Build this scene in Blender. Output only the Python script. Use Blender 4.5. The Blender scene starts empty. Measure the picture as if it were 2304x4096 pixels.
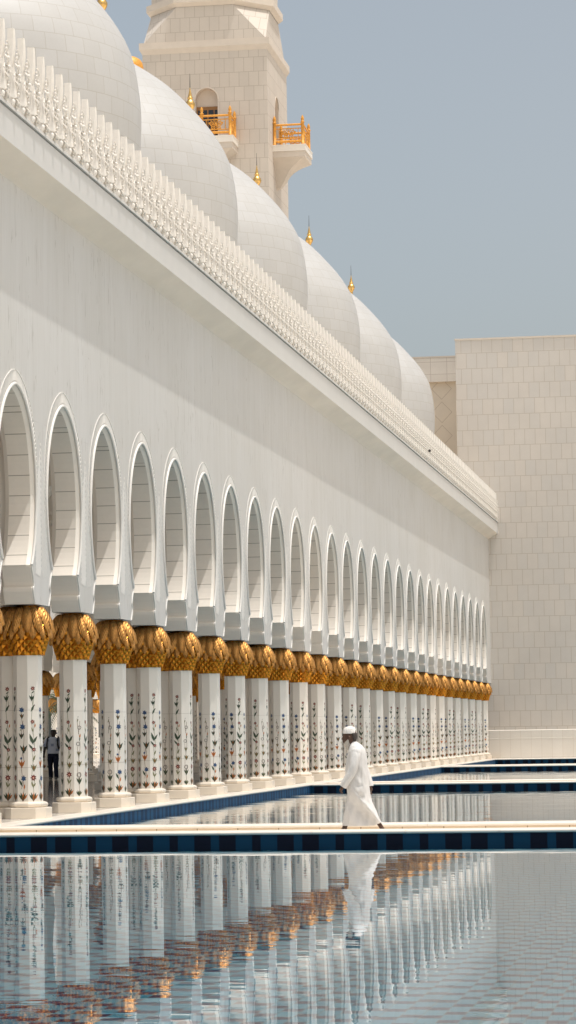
import bpy, bmesh, math, random
from mathutils import Vector, Matrix
random.seed(7)
PI = math.pi
C = bpy.context.scene.collection
sc = bpy.context.scene

# ------------------------------------------------------------------ helpers
class MB:
    """collects faces (several materials) and links them as ONE mesh object"""
    def __init__(s): s.v=[]; s.f=[]; s.m=[]; s.s=[]; s.uv=[]
    def face(s, pts, m=0, smooth=False, uv=None):
        i=len(s.v); s.v.extend([tuple(p) for p in pts]); s.f.append(tuple(range(i,i+len(pts))))
        s.m.append(m); s.s.append(smooth); s.uv.append(uv)
    def grid(s, rows, m=0, smooth=True, closed=False, uvs=None, flip=False):
        i=len(s.v); n=len(rows[0])
        for r in rows: s.v.extend([tuple(p) for p in r])
        for a in range(len(rows)-1):
            for b in range(n if closed else n-1):
                c=(b+1)%n
                q=[(a,b),(a,c),(a+1,c),(a+1,b)]
                if flip: q=q[::-1]
                s.f.append(tuple(i+x*n+y for x,y in q)); s.m.append(m); s.s.append(smooth)
                if uvs:
                    s.uv.append([(uvs(x, (b+1 if (y==c and c==0 and closed) else y))) for x,y in q])
                else: s.uv.append(None)
    def box(s, x0,x1,y0,y1,z0,z1, m=0, skip=''):
        P=lambda a,b,c:(a,b,c)
        F={'b':[P(x0,y0,z0),P(x0,y1,z0),P(x1,y1,z0),P(x1,y0,z0)],'t':[P(x0,y0,z1),P(x1,y0,z1),P(x1,y1,z1),P(x0,y1,z1)],
           'f':[P(x0,y0,z0),P(x1,y0,z0),P(x1,y0,z1),P(x0,y0,z1)],'k':[P(x1,y1,z0),P(x0,y1,z0),P(x0,y1,z1),P(x1,y1,z1)],
           'l':[P(x0,y1,z0),P(x0,y0,z0),P(x0,y0,z1),P(x0,y1,z1)],'r':[P(x1,y0,z0),P(x1,y1,z0),P(x1,y1,z1),P(x1,y0,z1)]}
        for k,q in F.items():
            if k not in skip: s.face(q,m)
    def lathe(s, prof, cx=0, cy=0, n=24, m=0, smooth=True, rot=0, cap=True):
        rows=[[(cx+r*math.cos(rot+2*PI*k/n), cy+r*math.sin(rot+2*PI*k/n), z) for k in range(n)] for r,z in prof]
        s.grid(rows,m,smooth,True)
        if cap:
            if prof[0][0]>1e-4: s.face(rows[0][::-1],m)
            if prof[-1][0]>1e-4: s.face(rows[-1],m)
    def tube(s, path, rad, n=8, m=0, smooth=True, cap=True):
        path=[Vector(p) for p in path]; rows=[]; a=None
        for i,p in enumerate(path):
            d=(path[min(i+1,len(path)-1)]-path[max(i-1,0)]).normalized()
            if a is None: a=d.orthogonal().normalized()
            a=(a-d*a.dot(d)).normalized()
            b=d.cross(a); r=rad[i] if isinstance(rad,(list,tuple)) else rad
            rows.append([p+a*(r*math.cos(2*PI*k/n))+b*(r*math.sin(2*PI*k/n)) for k in range(n)])
        s.grid(rows,m,smooth,True)
        if cap: s.face(rows[0][::-1],m); s.face(rows[-1],m)
    def ball(s, c, r, m=0, n=10, k=6, sz=1):
        s.lathe([(max(r*math.sin(PI*i/k),1e-5), c[2]-r*sz*math.cos(PI*i/k)) for i in range(k+1)], c[0],c[1],n,m,True,0,False)
    def build(s, name, mats, parent=None, loc=None, merge=False):
        me=bpy.data.meshes.new(name); me.from_pydata(s.v,[],s.f); 
        if not isinstance(mats,(list,tuple)): mats=[mats]
        for x in mats: me.materials.append(x)
        me.polygons.foreach_set('material_index', s.m); me.polygons.foreach_set('use_smooth', s.s)
        ul=me.uv_layers.new(name='UVMap').data
        for p in me.polygons:
            u=s.uv[p.index]
            if u:
                for li,t in zip(p.loop_indices,u): ul[li].uv=t
            else:
                n=p.normal; ax,ay,az=abs(n.x),abs(n.y),abs(n.z)
                for li in p.loop_indices:
                    c=me.vertices[me.loops[li].vertex_index].co
                    ul[li].uv=(c.x,c.y) if az>0.8 else ((c.y,c.z) if ax>ay else (c.x,c.z))
        if merge:
            bm=bmesh.new(); bm.from_mesh(me); bmesh.ops.remove_doubles(bm,verts=bm.verts,dist=1e-4); bm.to_mesh(me); bm.free()
        me.update()
        o=bpy.data.objects.new(name,me); C.objects.link(o)
        if parent: o.parent=parent
        if loc: o.location=loc
        return o
def thing(name,label,cat,loc=(0,0,0),rz=0,group=None):
    o=bpy.data.objects.new(name,None); C.objects.link(o); o.empty_display_size=.3
    o.location=loc; o.rotation_euler=(0,0,rz); o['label']=label; o['category']=cat
    if group: o['group']=group
    return o
def tag(o,label,cat,group=None):
    o['label']=label; o['category']=cat
    if group: o['group']=group
    return o
def struct(name,mb,m,kind='structure'):
    o=mb.build(name,m); o['kind']=kind; return o
def cp(o,parent=None,loc=None,rz=None):
    c=o.copy(); C.objects.link(c); c.parent=parent
    if loc is not None: c.location=loc
    if rz is not None: c.rotation_euler=(0,0,rz)
    return c

# ------------------------------------------------------------------ materials
def new_mat(name):
    m=bpy.data.materials.new(name); m.use_nodes=True; nt=m.node_tree; nt.nodes.clear()
    o=nt.nodes.new('ShaderNodeOutputMaterial'); b=nt.nodes.new('ShaderNodeBsdfPrincipled'); nt.links.new(b.outputs[0],o.inputs[0])
    return m,nt,b
def N(nt,t,**k):
    n=nt.nodes.new(t)
    for a,v in k.items(): setattr(n,a,v)
    return n
def setv(n,**k):
    for a,v in k.items(): n.inputs[a.replace('_',' ')].default_value=v
def rgb(c): return (c[0],c[1],c[2],1)
def mixcol(nt,a,b,fac,mode='MIX'):
    n=N(nt,'ShaderNodeMix',data_type='RGBA',blend_type=mode)
    for i,x in ((6,a),(7,b)):
        if hasattr(x,'links'): nt.links.new(x,n.inputs[i])
        else: n.inputs[i].default_value=rgb(x)
    if hasattr(fac,'links'): nt.links.new(fac,n.inputs[0])
    else: n.inputs[0].default_value=fac
    return n.outputs[2]
def math_(nt,op,a,b=None,c=None):
    n=N(nt,'ShaderNodeMath',operation=op)
    for i,x in enumerate((a,b,c)):
        if x is None: continue
        if hasattr(x,'links'): nt.links.new(x,n.inputs[i])
        else: n.inputs[i].default_value=x
    return n.outputs[0]
def ramp(nt,fac,stops):
    r=N(nt,'ShaderNodeValToRGB'); nt.links.new(fac,r.inputs[0]); e=r.color_ramp.elements
    while len(e)<len(stops): e.new(.5)
    for x,(p,c) in zip(e,stops): x.position=p; x.color=rgb(c) if not isinstance(c,(int,float)) else (c,c,c,1)
    return r.outputs[0]
def noise(nt,vec,scale,detail=4,rough=.55,stretch=None):
    n=N(nt,'ShaderNodeTexNoise'); setv(n,Scale=scale,Detail=detail,Roughness=rough)
    if stretch:
        mp=N(nt,'ShaderNodeMapping'); mp.inputs['Scale'].default_value=stretch; nt.links.new(vec,mp.inputs[0]); vec=mp.outputs[0]
    nt.links.new(vec,n.inputs['Vector']); return n
def bump(nt,b,h,strength,dist=.01):
    n=N(nt,'ShaderNodeBump'); setv(n,Strength=strength,Distance=dist); nt.links.new(h,n.inputs['Height']); nt.links.new(n.outputs[0],b.inputs['Normal'])
def plain(name,col,rough=.6,metal=0,var=.06,scale=3,bs=0,stretch=None,spec=.5):
    m,nt,b=new_mat(name); tc=N(nt,'ShaderNodeTexCoord')
    n=noise(nt,tc.outputs['Object'],scale,5,.6,stretch)
    c=mixcol(nt,[x*(1-var) for x in col],[min(1,x*(1+var)) for x in col],ramp(nt,n.outputs[0],[(.3,0.),(.7,1.)]))
    nt.links.new(c,b.inputs['Base Color']); setv(b,Roughness=rough,Metallic=metal); b.inputs['Specular IOR Level'].default_value=spec
    if bs: bump(nt,b,n.outputs[0],bs)
    return m
def block_stone(name,c1,c2,mortar,bw,rh,ms=.014,rough=.7,offset=.5,stain=.06,grime=None):
    m,nt,b=new_mat(name); uv=N(nt,'ShaderNodeUVMap')
    br=N(nt,'ShaderNodeTexBrick',offset=offset,squash=1.0); setv(br,Color1=rgb(c1),Color2=rgb(c2),Mortar=rgb(mortar),Scale=1.0)
    br.inputs['Mortar Size'].default_value=ms; br.inputs['Mortar Smooth'].default_value=.1; br.inputs['Brick Width'].default_value=bw; br.inputs['Row Height'].default_value=rh
    nt.links.new(uv.outputs[0],br.inputs['Vector'])
    tc=N(nt,'ShaderNodeTexCoord')
    n=noise(nt,tc.outputs['Object'],.9,6,.6); n2=noise(nt,tc.outputs['Object'],14,4,.6)
    c=mixcol(nt,br.outputs['Color'],ramp(nt,n.outputs[0],[(.3,1-stain),(.7,1+0.)]),1,'MULTIPLY')
    c=mixcol(nt,c,ramp(nt,n2.outputs[0],[(.3,.97),(.7,1.)]),1,'MULTIPLY')
    nt.links.new(c,b.inputs['Base Color']); setv(b,Roughness=rough); b.inputs['Specular IOR Level'].default_value=.3
    bump(nt,b,math_(nt,'SUBTRACT',1.0,br.outputs['Fac']),.25,.004)
    return m

WARM=(.74,.675,.59); WHITE=(.80,.775,.735)
def facade_marble():
    m,nt,b=new_mat('facade_marble'); tc=N(nt,'ShaderNodeTexCoord'); o=tc.outputs['Object']
    n=noise(nt,o,1.2,6,.6,(1,2.2,.22)); n2=noise(nt,o,.35,4,.5); 
    # thin staggered vertical joints, slightly wavering
    w=noise(nt,o,.8,3,.5)
    sep=N(nt,'ShaderNodeSeparateXYZ'); nt.links.new(o,sep.inputs[0])
    y=math_(nt,'ADD',sep.outputs['Y'],math_(nt,'MULTIPLY',w.outputs[0],.5))
    comb=N(nt,'ShaderNodeCombineXYZ'); nt.links.new(sep.outputs['Z'],comb.inputs[0]); nt.links.new(y,comb.inputs[1])
    br=N(nt,'ShaderNodeTexBrick',offset=.37); setv(br,Color1=(1,1,1,1),Color2=(.965,.96,.95,1),Mortar=(.86,.85,.83,1),Scale=1.0)
    br.inputs['Mortar Size'].default_value=.010; br.inputs['Brick Width'].default_value=7.3; br.inputs['Row Height'].default_value=.41
    nt.links.new(comb.outputs[0],br.inputs['Vector'])
    c=mixcol(nt,(.615,.605,.588),(.645,.638,.625),ramp(nt,n.outputs[0],[(.35,0.),(.65,1.)]))
    c=mixcol(nt,c,br.outputs['Color'],.45,'MULTIPLY')
    n3=noise(nt,o,2.2,2,.5,(1,1.9,.17)); n4=noise(nt,o,.9,2,.5)
    ln=math_(nt,'MULTIPLY',math_(nt,'LESS_THAN',math_(nt,'ABSOLUTE',math_(nt,'SUBTRACT',n3.outputs[0],.5)),.007),math_(nt,'GREATER_THAN',n4.outputs[0],.47))
    c=mixcol(nt,c,(.80,.79,.77),math_(nt,'MULTIPLY',ln,.9),'MULTIPLY')
    c=mixcol(nt,c,ramp(nt,n2.outputs[0],[(.35,(.95,.945,.93)),(.6,(1,1,1))]),1,'MULTIPLY')
    nt.links.new(c,b.inputs['Base Color']); setv(b,Roughness=.45); b.inputs['Specular IOR Level'].default_value=.4
    return m
M={}
M['facade']=facade_marble()
M['marble']=plain('white_marble',(.86,.805,.73),.45,0,.03,1.5)
M['relief']=plain('carved_marble',(.76,.74,.705),.5,0,.03,6)
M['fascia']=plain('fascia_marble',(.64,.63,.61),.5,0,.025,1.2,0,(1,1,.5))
M['soffit']=plain('soffit_marble',(.75,.685,.60),.55,0,.07,1.0,0,(1,.5,1))
M['jamb']=block_stone('jamb_stone',(.86,.80,.72),(.83,.77,.69),(.40,.36,.31),60,.37,.008,.5)
M['end']=block_stone('end_wall_stone',(.69,.635,.575),(.655,.615,.57),(.53,.47,.40),.545,.82,.013,.75)
M['tower']=block_stone('tower_stone',(.655,.59,.52),(.62,.56,.495),(.47,.41,.345),.545,.80,.013,.75)
M['towerplain']=plain('tower_trim_stone',(.66,.585,.505),.7,0,.04,2)
M['niche']=plain('niche_stone',(.90,.79,.645),.7,0,.04,1)  # pale peach carries the warm bounce light inside the recess
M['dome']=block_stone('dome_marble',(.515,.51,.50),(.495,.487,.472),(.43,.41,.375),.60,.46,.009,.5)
M['merlon']=plain('merlon_marble',(.80,.76,.705),.5,0,.05,9,.15)
M['floor']=block_stone('polished_floor',(.74,.69,.62),(.70,.65,.58),(.5,.46,.4),1.2,1.2,.006,.14)
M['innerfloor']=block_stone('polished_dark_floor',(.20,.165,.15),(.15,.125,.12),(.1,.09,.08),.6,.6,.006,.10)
M['kerb']=plain('kerb_marble',(.80,.735,.65),.32,0,.04,2.5)
M['riser']=block_stone('riser_stone',(.76,.60,.43),(.72,.565,.40),(.30,.2,.12),.68,4,.008,.5,offset=0)
M['ceiling']=plain('ceiling_plaster',(.72,.66,.58),.7,0,.04,1)
M['shaft']=plain('shaft_marble',(.90,.845,.765),.35,0,.02,2)
M['plinth']=plain('plinth_marble',(.81,.725,.615),.4,0,.04,4)
M['pave']=plain('warm_paving',(.82,.73,.60),.7,0,.05,.5)
M['ground']=plain('sand_paving',(.55,.49,.41),.8,0,.1,.3)
def gold(name,col,rough,leaf=False,metal=.85,spec=.5):
    m,nt,b=new_mat(name); tc=N(nt,'ShaderNodeTexCoord'); n=noise(nt,tc.outputs['Object'],16,4)
    c=mixcol(nt,[x*.72 for x in col],[min(1,x*1.15) for x in col],ramp(nt,n.outputs[0],[(.3,0.),(.7,1.)]))
    nt.links.new(c,b.inputs['Base Color']); setv(b,Roughness=rough,Metallic=metal)
    if leaf:
        uv=N(nt,'ShaderNodeUVMap'); sp=N(nt,'ShaderNodeSeparateXYZ'); nt.links.new(uv.outputs[0],sp.inputs[0])
        h=math_(nt,'SINE',math_(nt,'MULTIPLY',math_(nt,'SUBTRACT',sp.outputs[1],math_(nt,'MULTIPLY',math_(nt,'ABSOLUTE',sp.outputs[0]),.13)),95.0))
        bump(nt,b,h,.6,.006)
    return m
M['leaf']=gold('gilded_leaf',(.66,.335,.10),.46,True,.92)
M['scale']=gold('gilded_scale',(.74,.29,.025),.30,False,.85)
M['finial']=gold('gilded_finial',(.80,.50,.17),.33,False,.9)
M['rail']=gold('gilded_railing',(.78,.36,.055),.5,False,.15)
M['darkmetal_shade']=plain('dark_metal_and_shade',(.06,.055,.05),.5,.5)
M['wood']=plain('door_wood',(.30,.15,.05),.5)
M['glass']=plain('dark_glass',(.015,.02,.03),.1)
IN={'red':(.17,.022,.018),'blue':(.045,.095,.21),'green':(.055,.085,.05),'olive':(.22,.22,.11),'orange':(.58,.19,.045),'grey':(.20,.17,.15),'stem':(.20,.11,.06),'pale':(.7,.4,.3)}
INL=list(IN); INM=[plain('inlay_'+k,v,.4,0,.1,8) for k,v in IN.items()]

# water: fresnel mix of a mirror and a clear surface, ripples as a direct normal field
def water_mat(kx=1.,ky=1.):
    m=bpy.data.materials.new('pool_water'); m.use_nodes=True; nt=m.node_tree; nt.nodes.clear()
    out=N(nt,'ShaderNodeOutputMaterial'); tc=N(nt,'ShaderNodeTexCoord')
    def field(scale,st,kx_,ky_):
        n=noise(nt,tc.outputs['Object'],scale,3,.55,st)
        v=N(nt,'ShaderNodeVectorMath',operation='SUBTRACT'); nt.links.new(n.outputs['Color'],v.inputs[0]); v.inputs[1].default_value=(.5,.5,.5)
        w=N(nt,'ShaderNodeVectorMath',operation='MULTIPLY'); nt.links.new(v.outputs[0],w.inputs[0]); w.inputs[1].default_value=(kx_,ky_,0); return w.outputs[0]
    a=field(1.0,(.45,1.6,1),.0036*kx,.0068*ky); b2=field(5.5,(.30,1.3,1),.0030*kx,.0105*ky)
    ad=N(nt,'ShaderNodeVectorMath',operation='ADD'); nt.links.new(a,ad.inputs[0]); nt.links.new(b2,ad.inputs[1])
    ad2=N(nt,'ShaderNodeVectorMath',operation='ADD'); nt.links.new(ad.outputs[0],ad2.inputs[0]); ad2.inputs[1].default_value=(0,0,1)
    nn=N(nt,'ShaderNodeVectorMath',operation='NORMALIZE'); nt.links.new(ad2.outputs[0],nn.inputs[0])
    fr=N(nt,'ShaderNodeFresnel'); fr.inputs['IOR'].default_value=1.29; nt.links.new(nn.outputs[0],fr.inputs['Normal'])
    gl=N(nt,'ShaderNodeBsdfGlossy'); gl.inputs['Roughness'].default_value=0.0; gl.inputs['Color'].default_value=(1,1,1,1); nt.links.new(nn.outputs[0],gl.inputs['Normal'])
    tr=N(nt,'ShaderNodeBsdfTransparent'); tr.inputs['Color'].default_value=(.90,.95,.96,1)
    mx=N(nt,'ShaderNodeMixShader'); nt.links.new(fr.outputs[0],mx.inputs[0]); nt.links.new(tr.outputs[0],mx.inputs[1]); nt.links.new(gl.outputs[0],mx.inputs[2])
    nt.links.new(mx.outputs[0],out.inputs[0]); return m
M['water']=water_mat(); M['breezywater']=water_mat(.8,3.2)
U=.129
def tile_seq(nt,coord):   # D1 L2 D2 L1 D2 L2 in units of one mosaic tile -> 1 where dark
    t=math_(nt,'FRACT',math_(nt,'DIVIDE',coord,10*U))
    r=N(nt,'ShaderNodeValToRGB'); r.color_ramp.interpolation='CONSTANT'; nt.links.new(t,r.inputs[0]); e=r.color_ramp.elements
    st=[(0,1),(.1,0),(.3,1),(.5,0),(.6,1),(.8,0)]
    while len(e)<6: e.new(.5)
    for x,(p,c) in zip(e,st): x.position=p; x.color=(c,c,c,1)
    return r.outputs[0]
def pool_wall_mat():
    m,nt,b=new_mat('shaded_wall_tile'); uv=N(nt,'ShaderNodeUVMap'); sp=N(nt,'ShaderNodeSeparateXYZ'); nt.links.new(uv.outputs[0],sp.inputs[0])
    d=tile_seq(nt,math_(nt,'ADD',sp.outputs[0],129.0-.35))
    c=mixcol(nt,(.003,.040,.085),(.002,.005,.016),d); nt.links.new(c,b.inputs['Base Color']); setv(b,Roughness=.6); b.inputs['Specular IOR Level'].default_value=.15; return m  # dark copy of the pool tile, the coping's shade put into its colour
def pool_floor_mat():
    m,nt,b=new_mat('pool_floor_tile'); tc=N(nt,'ShaderNodeTexCoord'); sp=N(nt,'ShaderNodeSeparateXYZ'); nt.links.new(tc.outputs['Object'],sp.inputs[0])
    x,y=sp.outputs[0],sp.outputs[1]
    col=math_(nt,'FLOOR',math_(nt,'DIVIDE',x,.135))
    wn=N(nt,'ShaderNodeTexWhiteNoise',noise_dimensions='1D'); nt.links.new(col,wn.inputs['W'])
    sh=math_(nt,'ADD',math_(nt,'MULTIPLY',col,.21),math_(nt,'MULTIPLY',wn.outputs[0],.22))
    yy=math_(nt,'DIVIDE',math_(nt,'ADD',y,sh),.52)
    f=math_(nt,'FRACT',yy); dark=math_(nt,'GREATER_THAN',f,.64)
    idv=N(nt,'ShaderNodeCombineXYZ'); nt.links.new(col,idv.inputs[0]); nt.links.new(math_(nt,'FLOOR',yy),idv.inputs[1])
    w2=N(nt,'ShaderNodeTexWhiteNoise',noise_dimensions='2D'); nt.links.new(idv.outputs[0],w2.inputs['Vector'])
    lt=mixcol(nt,(.035,.215,.32),(.06,.27,.37),w2.outputs[0]); dk=mixcol(nt,(.010,.008,.060),(.028,.017,.085),w2.outputs[0])
    c=mixcol(nt,lt,dk,dark)
    # joints along the columns of tiles
    fx=math_(nt,'FRACT',math_(nt,'DIVIDE',x,.135)); j=math_(nt,'LESS_THAN',fx,.05)
    c=mixcol(nt,c,(.20,.17,.13),math_(nt,'MULTIPLY',j,.6))
    nt.links.new(c,b.inputs['Base Color']); setv(b,Roughness=.5); return m
M['shadedwall']=pool_wall_mat()
m_,nt_,b_s=new_mat('sunlit_side_tile'); uv_=N(nt_,'ShaderNodeUVMap'); sp_=N(nt_,'ShaderNodeSeparateXYZ'); nt_.links.new(uv_.outputs[0],sp_.inputs[0])
nt_.links.new(mixcol(nt_,(.022,.115,.235),(.010,.05,.12),tile_seq(nt_,math_(nt_,'ADD',sp_.outputs[0],129.0))),b_s.inputs['Base Color']); setv(b_s,Roughness=.6); b_s.inputs['Specular IOR Level'].default_value=.15  # lighter copy of the pool tile, sunlight on this side put into its colour
M['sunlitside']=m_; M['poolfloor']=pool_floor_mat()

# ------------------------------------------------------------------ main dimensions (camera stands at the origin, deck at z=0)
B=3.685; C1=51.5; XW=-12.65; XC=-12.93; TH=.57; YE=149.5; XI=-25.38
ZW=-.18; ZF=-.30
def colY(k): return C1+B*(k-1)

# ------------------------------------------------------------------ setting: ground, pools, walkways, floors
g=MB(); g.face([(-3000,-3000,-.6),(3000,-3000,-.6),(3000,3000,-.6),(-3000,3000,-.6)]); struct('ground',g,M['ground'])
XK=-12.25; XR=1.2
walks=[(4.6,8.4),(43.4,47.2),(82.3,86.1),(119.6,123.4)]
YEND=146.6
pools=[(8.4,43.4),(47.2,82.3),(86.1,119.6),(123.4,YEND)]
for a,b in pools:
    w=MB(); w.face([(XK-.0,a,ZW),(XR,a,ZW),(XR,b,ZW),(XK,b,ZW)]); struct('pool_water',w,M['water'] if a<20 else M['breezywater'])
    fl=MB(); fl.face([(XK-.3,a-.3,ZF),(XR+.3,a-.3,ZF),(XR+.3,b+.3,ZF),(XK-.3,b+.3,ZF)]); struct('pool_floor',fl,M['poolfloor'])
    wl=MB(); zt=-.05; i=.028
    wl.face([(XK-i,b+i,ZF),(XR+i,b+i,ZF),(XR+i,b+i,zt),(XK-i,b+i,zt)][::-1])
    wl.face([(XK-i,a-i,ZF),(XR+i,a-i,ZF),(XR+i,a-i,zt),(XK-i,a-i,zt)])
    wl.face([(XK-i,a-i,ZF),(XK-i,b+i,ZF),(XK-i,b+i,zt),(XK-i,a-i,zt)][::-1],1)
    wl.face([(XR+i,a-i,ZF),(XR+i,b+i,ZF),(XR+i,b+i,zt),(XR+i,a-i,zt)])
    struct('pool_wall',wl,[M['shadedwall'],M['sunlitside']])
def nose(y,sgn,x0,x1,mb,t=.055,back=.6,m=0,step=1.44,axis='x',off=0):
    # bullnose coping whose rounded edge faces sgn*y, cut into slabs
    prof=[(back,-t)]+[(0.0+.028-.028*math.sin(a),-t/2-(t/2)*math.cos(a)) for a in [PI*q/6 for q in range(7)]]+[(back,0)]
    x=x0
    while x<x1-1e-6:
        e=min(x+step-.006,x1); rows=[]
        for xx in (x,e):
            rows.append([((xx,y-sgn*(d-.0)*-1*-1,z) if axis=='x' else (y-sgn*d,xx,z)) for d,z in prof])
        mb.grid(rows,m,False); mb.face(rows[0],m); mb.face(rows[1][::-1],m)
        x+=step
for a,b in walks:
    k=MB()
    nose(a,-1,XK+.03,XR,k,back=.62); nose(b,1,XK+.03,XR,k,back=.33); nose(b-.66,-1,XK+.03,XR,k,back=.328)
    struct('walkway_kerb',k,M['kerb'])
    r=MB()
    r.box(XK+.03,XR,a+.03,a+.60,ZF-.05,-.056,0,'b'); r.box(XK+.03,XR,b-.635,b-.03,ZF-.05,-.0555,0,'b')
    struct('walkway_riser',r,M['riser'])
    n=MB(); n.box(XK+.03,XR,a+.6,b-.634,ZF-.1,-.12,0,'b'); struct('walkway',n,M['kerb'])
d=MB(); nose(XK,1,8.4,YEND,d,axis='y',back=.5); struct('deck_kerb',d,M['kerb'])
d=MB(); d.box(XK-.5,XK-.03,-30,YE,ZF-.05,-.056,0,'bt'); 
d.face([(-13.35,-30,-.004),(XK-.49,-30,-.004),(XK-.49,YE,-.004),(-13.35,YE,-.004)]); struct('arcade_pavement',d,M['floor'])
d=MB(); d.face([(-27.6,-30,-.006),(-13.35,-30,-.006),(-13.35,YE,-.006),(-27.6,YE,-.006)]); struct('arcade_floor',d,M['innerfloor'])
d=MB(); d.face([(-90,-30,-.008),(-27.6,-30,-.008),(-27.6,240,-.008),(-90,240,-.008)]); struct('courtyard_paving',d,M['floor'])
d=MB(); d.box(XK-.5,XR+2,YEND+.06,YE+.3,ZF-.05,-.056,0,'b'); struct('end_ledge',d,M['riser'])
d=MB(); nose(YEND,-1,XK,XR,d,back=YE-YEND-.03,step=1.44); struct('end_kerb',d,M['kerb'])
d=MB(); d.box(XR+.03,XR+90,-60,YE,ZF-.1,-.002,0,'b'); struct('side_pavement',d,M['pave'])
d=MB(); d.box(XK-.5,XR+.03,-30,4.6,ZF-.1,-.002,0,'b'); struct('near_pavement',d,M['pave'])

# ------------------------------------------------------------------ arcade wall with pointed horseshoe arches
def interp(tab,n):
    out=[]
    P=[tab[0]]+tab+[tab[-1]]
    for i in range(1,len(P)-2):
        for q in range(n):
            t=q/n; r=[]
            for c in (0,1):
                p0,p1,p2,p3=P[i-1][c],P[i][c],P[i+1][c],P[i+2][c]
                r.append(.5*((2*p1)+(-p0+p2)*t+(2*p0-5*p1+4*p2-p3)*t*t+(-p0+3*p1-3*p2+p3)*t**3))
            out.append(tuple(r))
    out.append(tab[-1]); return out
ARCH_O=interp([(4.62,1.05),(4.86,1.20),(5.22,1.34),(5.76,1.435),(6.22,1.41),(6.68,1.31),(7.06,1.14),(7.30,.97),(7.50,.77),(7.66,.53),(7.77,.28),(7.815,.10),(7.825,0)],3)
ARCH_I=interp([(4.62,1.0),(4.86,1.145),(5.22,1.28),(5.76,1.375),(6.22,1.35),(6.68,1.25),(7.06,1.08),(7.28,.91),(7.46,.71),(7.61,.47),(7.71,.24),(7.75,.08),(7.76,0)],3)
LEG=[(3.92,.53),(3.97,.56),(4.05,.61),(4.14,.655),(4.20,.665),(4.225,.655),(4.24,.605),(4.32,.625),(4.42,.67),(4.52,.735),(4.59,.79),(4.62,.793)]
def arch_wall(mb,T,centers,b,ztop,th=TH,ends=True):
    """T(u,d,z) -> world.  mats: 0 face, 1 jamb, 2 leg"""
    sx=b/B
    O=[(z,b/2-w) for z,w in LEG[:-1]]+[(z,h*sx if sx>1.1 else h) for z,h in ARCH_O]
    I=[(z,b/2-w-.02) for z,w in LEG[:-1]]+[(z,h*sx if sx>1.1 else h) for z,h in ARCH_I]
    n=len(O)
    for c in centers:
        for sg in (-1,1):
            def F(pts,m,sm=False): mb.face(pts if sg<0 else pts[::-1],m,sm)
            for i in range(n-1):
                (z0,h0),(z1,h1)=O[i],O[i+1]; (y0,g0),(y1,g1)=I[i],I[i+1]
                leg=i<len(LEG)-2
                for d,flip in ((0,False),(th,True)):
                    q=[T(c+sg*b/2,d,z0),T(c+sg*h0,d,z0),T(c+sg*h1,d,z1),T(c+sg*b/2,d,z1)]
                    F(q[::-1] if flip else q,0)
                ch=.085 if not leg else .02
                q=[T(c+sg*h0,0,z0),T(c+sg*g0,ch,y0),T(c+sg*g1,ch,y1),T(c+sg*h1,0,z1)]; F(q,2,True)
                q=[T(c+sg*g0,ch,y0),T(c+sg*g0,th-ch,y0),T(c+sg*g1,th-ch,y1),T(c+sg*g1,ch,y1)]; F(q,1 if not leg else 2,True)
                q=[T(c+sg*g0,th-ch,y0),T(c+sg*h0,th,z0),T(c+sg*h1,th,z1),T(c+sg*g1,th-ch,y1)]; F(q,2,True)
            z0=O[0][0]; h0=O[0][1]
            F([T(c+sg*b/2,0,z0),T(c+sg*b/2,th,z0),T(c+sg*h0,th,z0),T(c+sg*h0,0,z0)],2)
        za=O[-1][0]
        mb.face([T(c-b/2,0,za),T(c+b/2,0,za),T(c+b/2,0,ztop),T(c-b/2,0,ztop)],0)
        mb.face([T(c-b/2,th,za),T(c-b/2,th,ztop),T(c+b/2,th,ztop),T(c+b/2,th,za)],0)
        # fill between apex rows at pier side already closed by the strips
arcade=thing('arcade_building','long white marble arcade with gold-topped columns, pointed arches and a row of domes','arcade building',(XC,C1,0))
OX,OY=XC,C1
def par(mb,name,mats):
    o=mb.build(name,mats); o.parent=arcade; o.matrix_parent_inverse=Matrix.Translation((-OX,-OY,0)); return o
KS=list(range(-3,28))
cent=[colY(k)+B/2 for k in range(-3,27)]
w=MB(); Tout=lambda u,d,z:(XW-d,u,z)
arch_wall(w,Tout,cent,B,11.46)
y0=colY(27); w.box(XW-TH,XW,y0,YE,3.92,11.46,0,'tk')
y1=colY(-3); w.box(XW-TH,XW,y1-2,y1,3.92,11.46,0,'t')
wall=par(w,'wall',[M['facade'],M['jamb'],M['marble']])
# inner facade and cross walls under the bay lines
w=MB(); Tin=lambda u,d,z:(XI-TH/2+TH-d,u,z)
arch_wall(w,Tin,cent,B,11.0); par(w,'inner_wall',[M['marble'],M['jamb'],M['marble']])
BX=(-XI+XC)/3
lines=[k for k in KS if k%4 in (0,1)]
w=MB()
for k in lines:
    yk=colY(k)
    T=lambda u,d,z,yk=yk:(u,yk-TH/2+d,z)
    arch_wall(w,T,[XC-BX*(j+.5) for j in range(3)],BX-.0,10.4)
par(w,'cross_wall',[M['marble'],M['jamb'],M['marble']])
w=MB(); w.box(XI-.3,XW-TH-.002,colY(-3)-2,YE-.01,10.42,12.3,0); par(w,'ceiling',[M['ceiling']])
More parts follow.
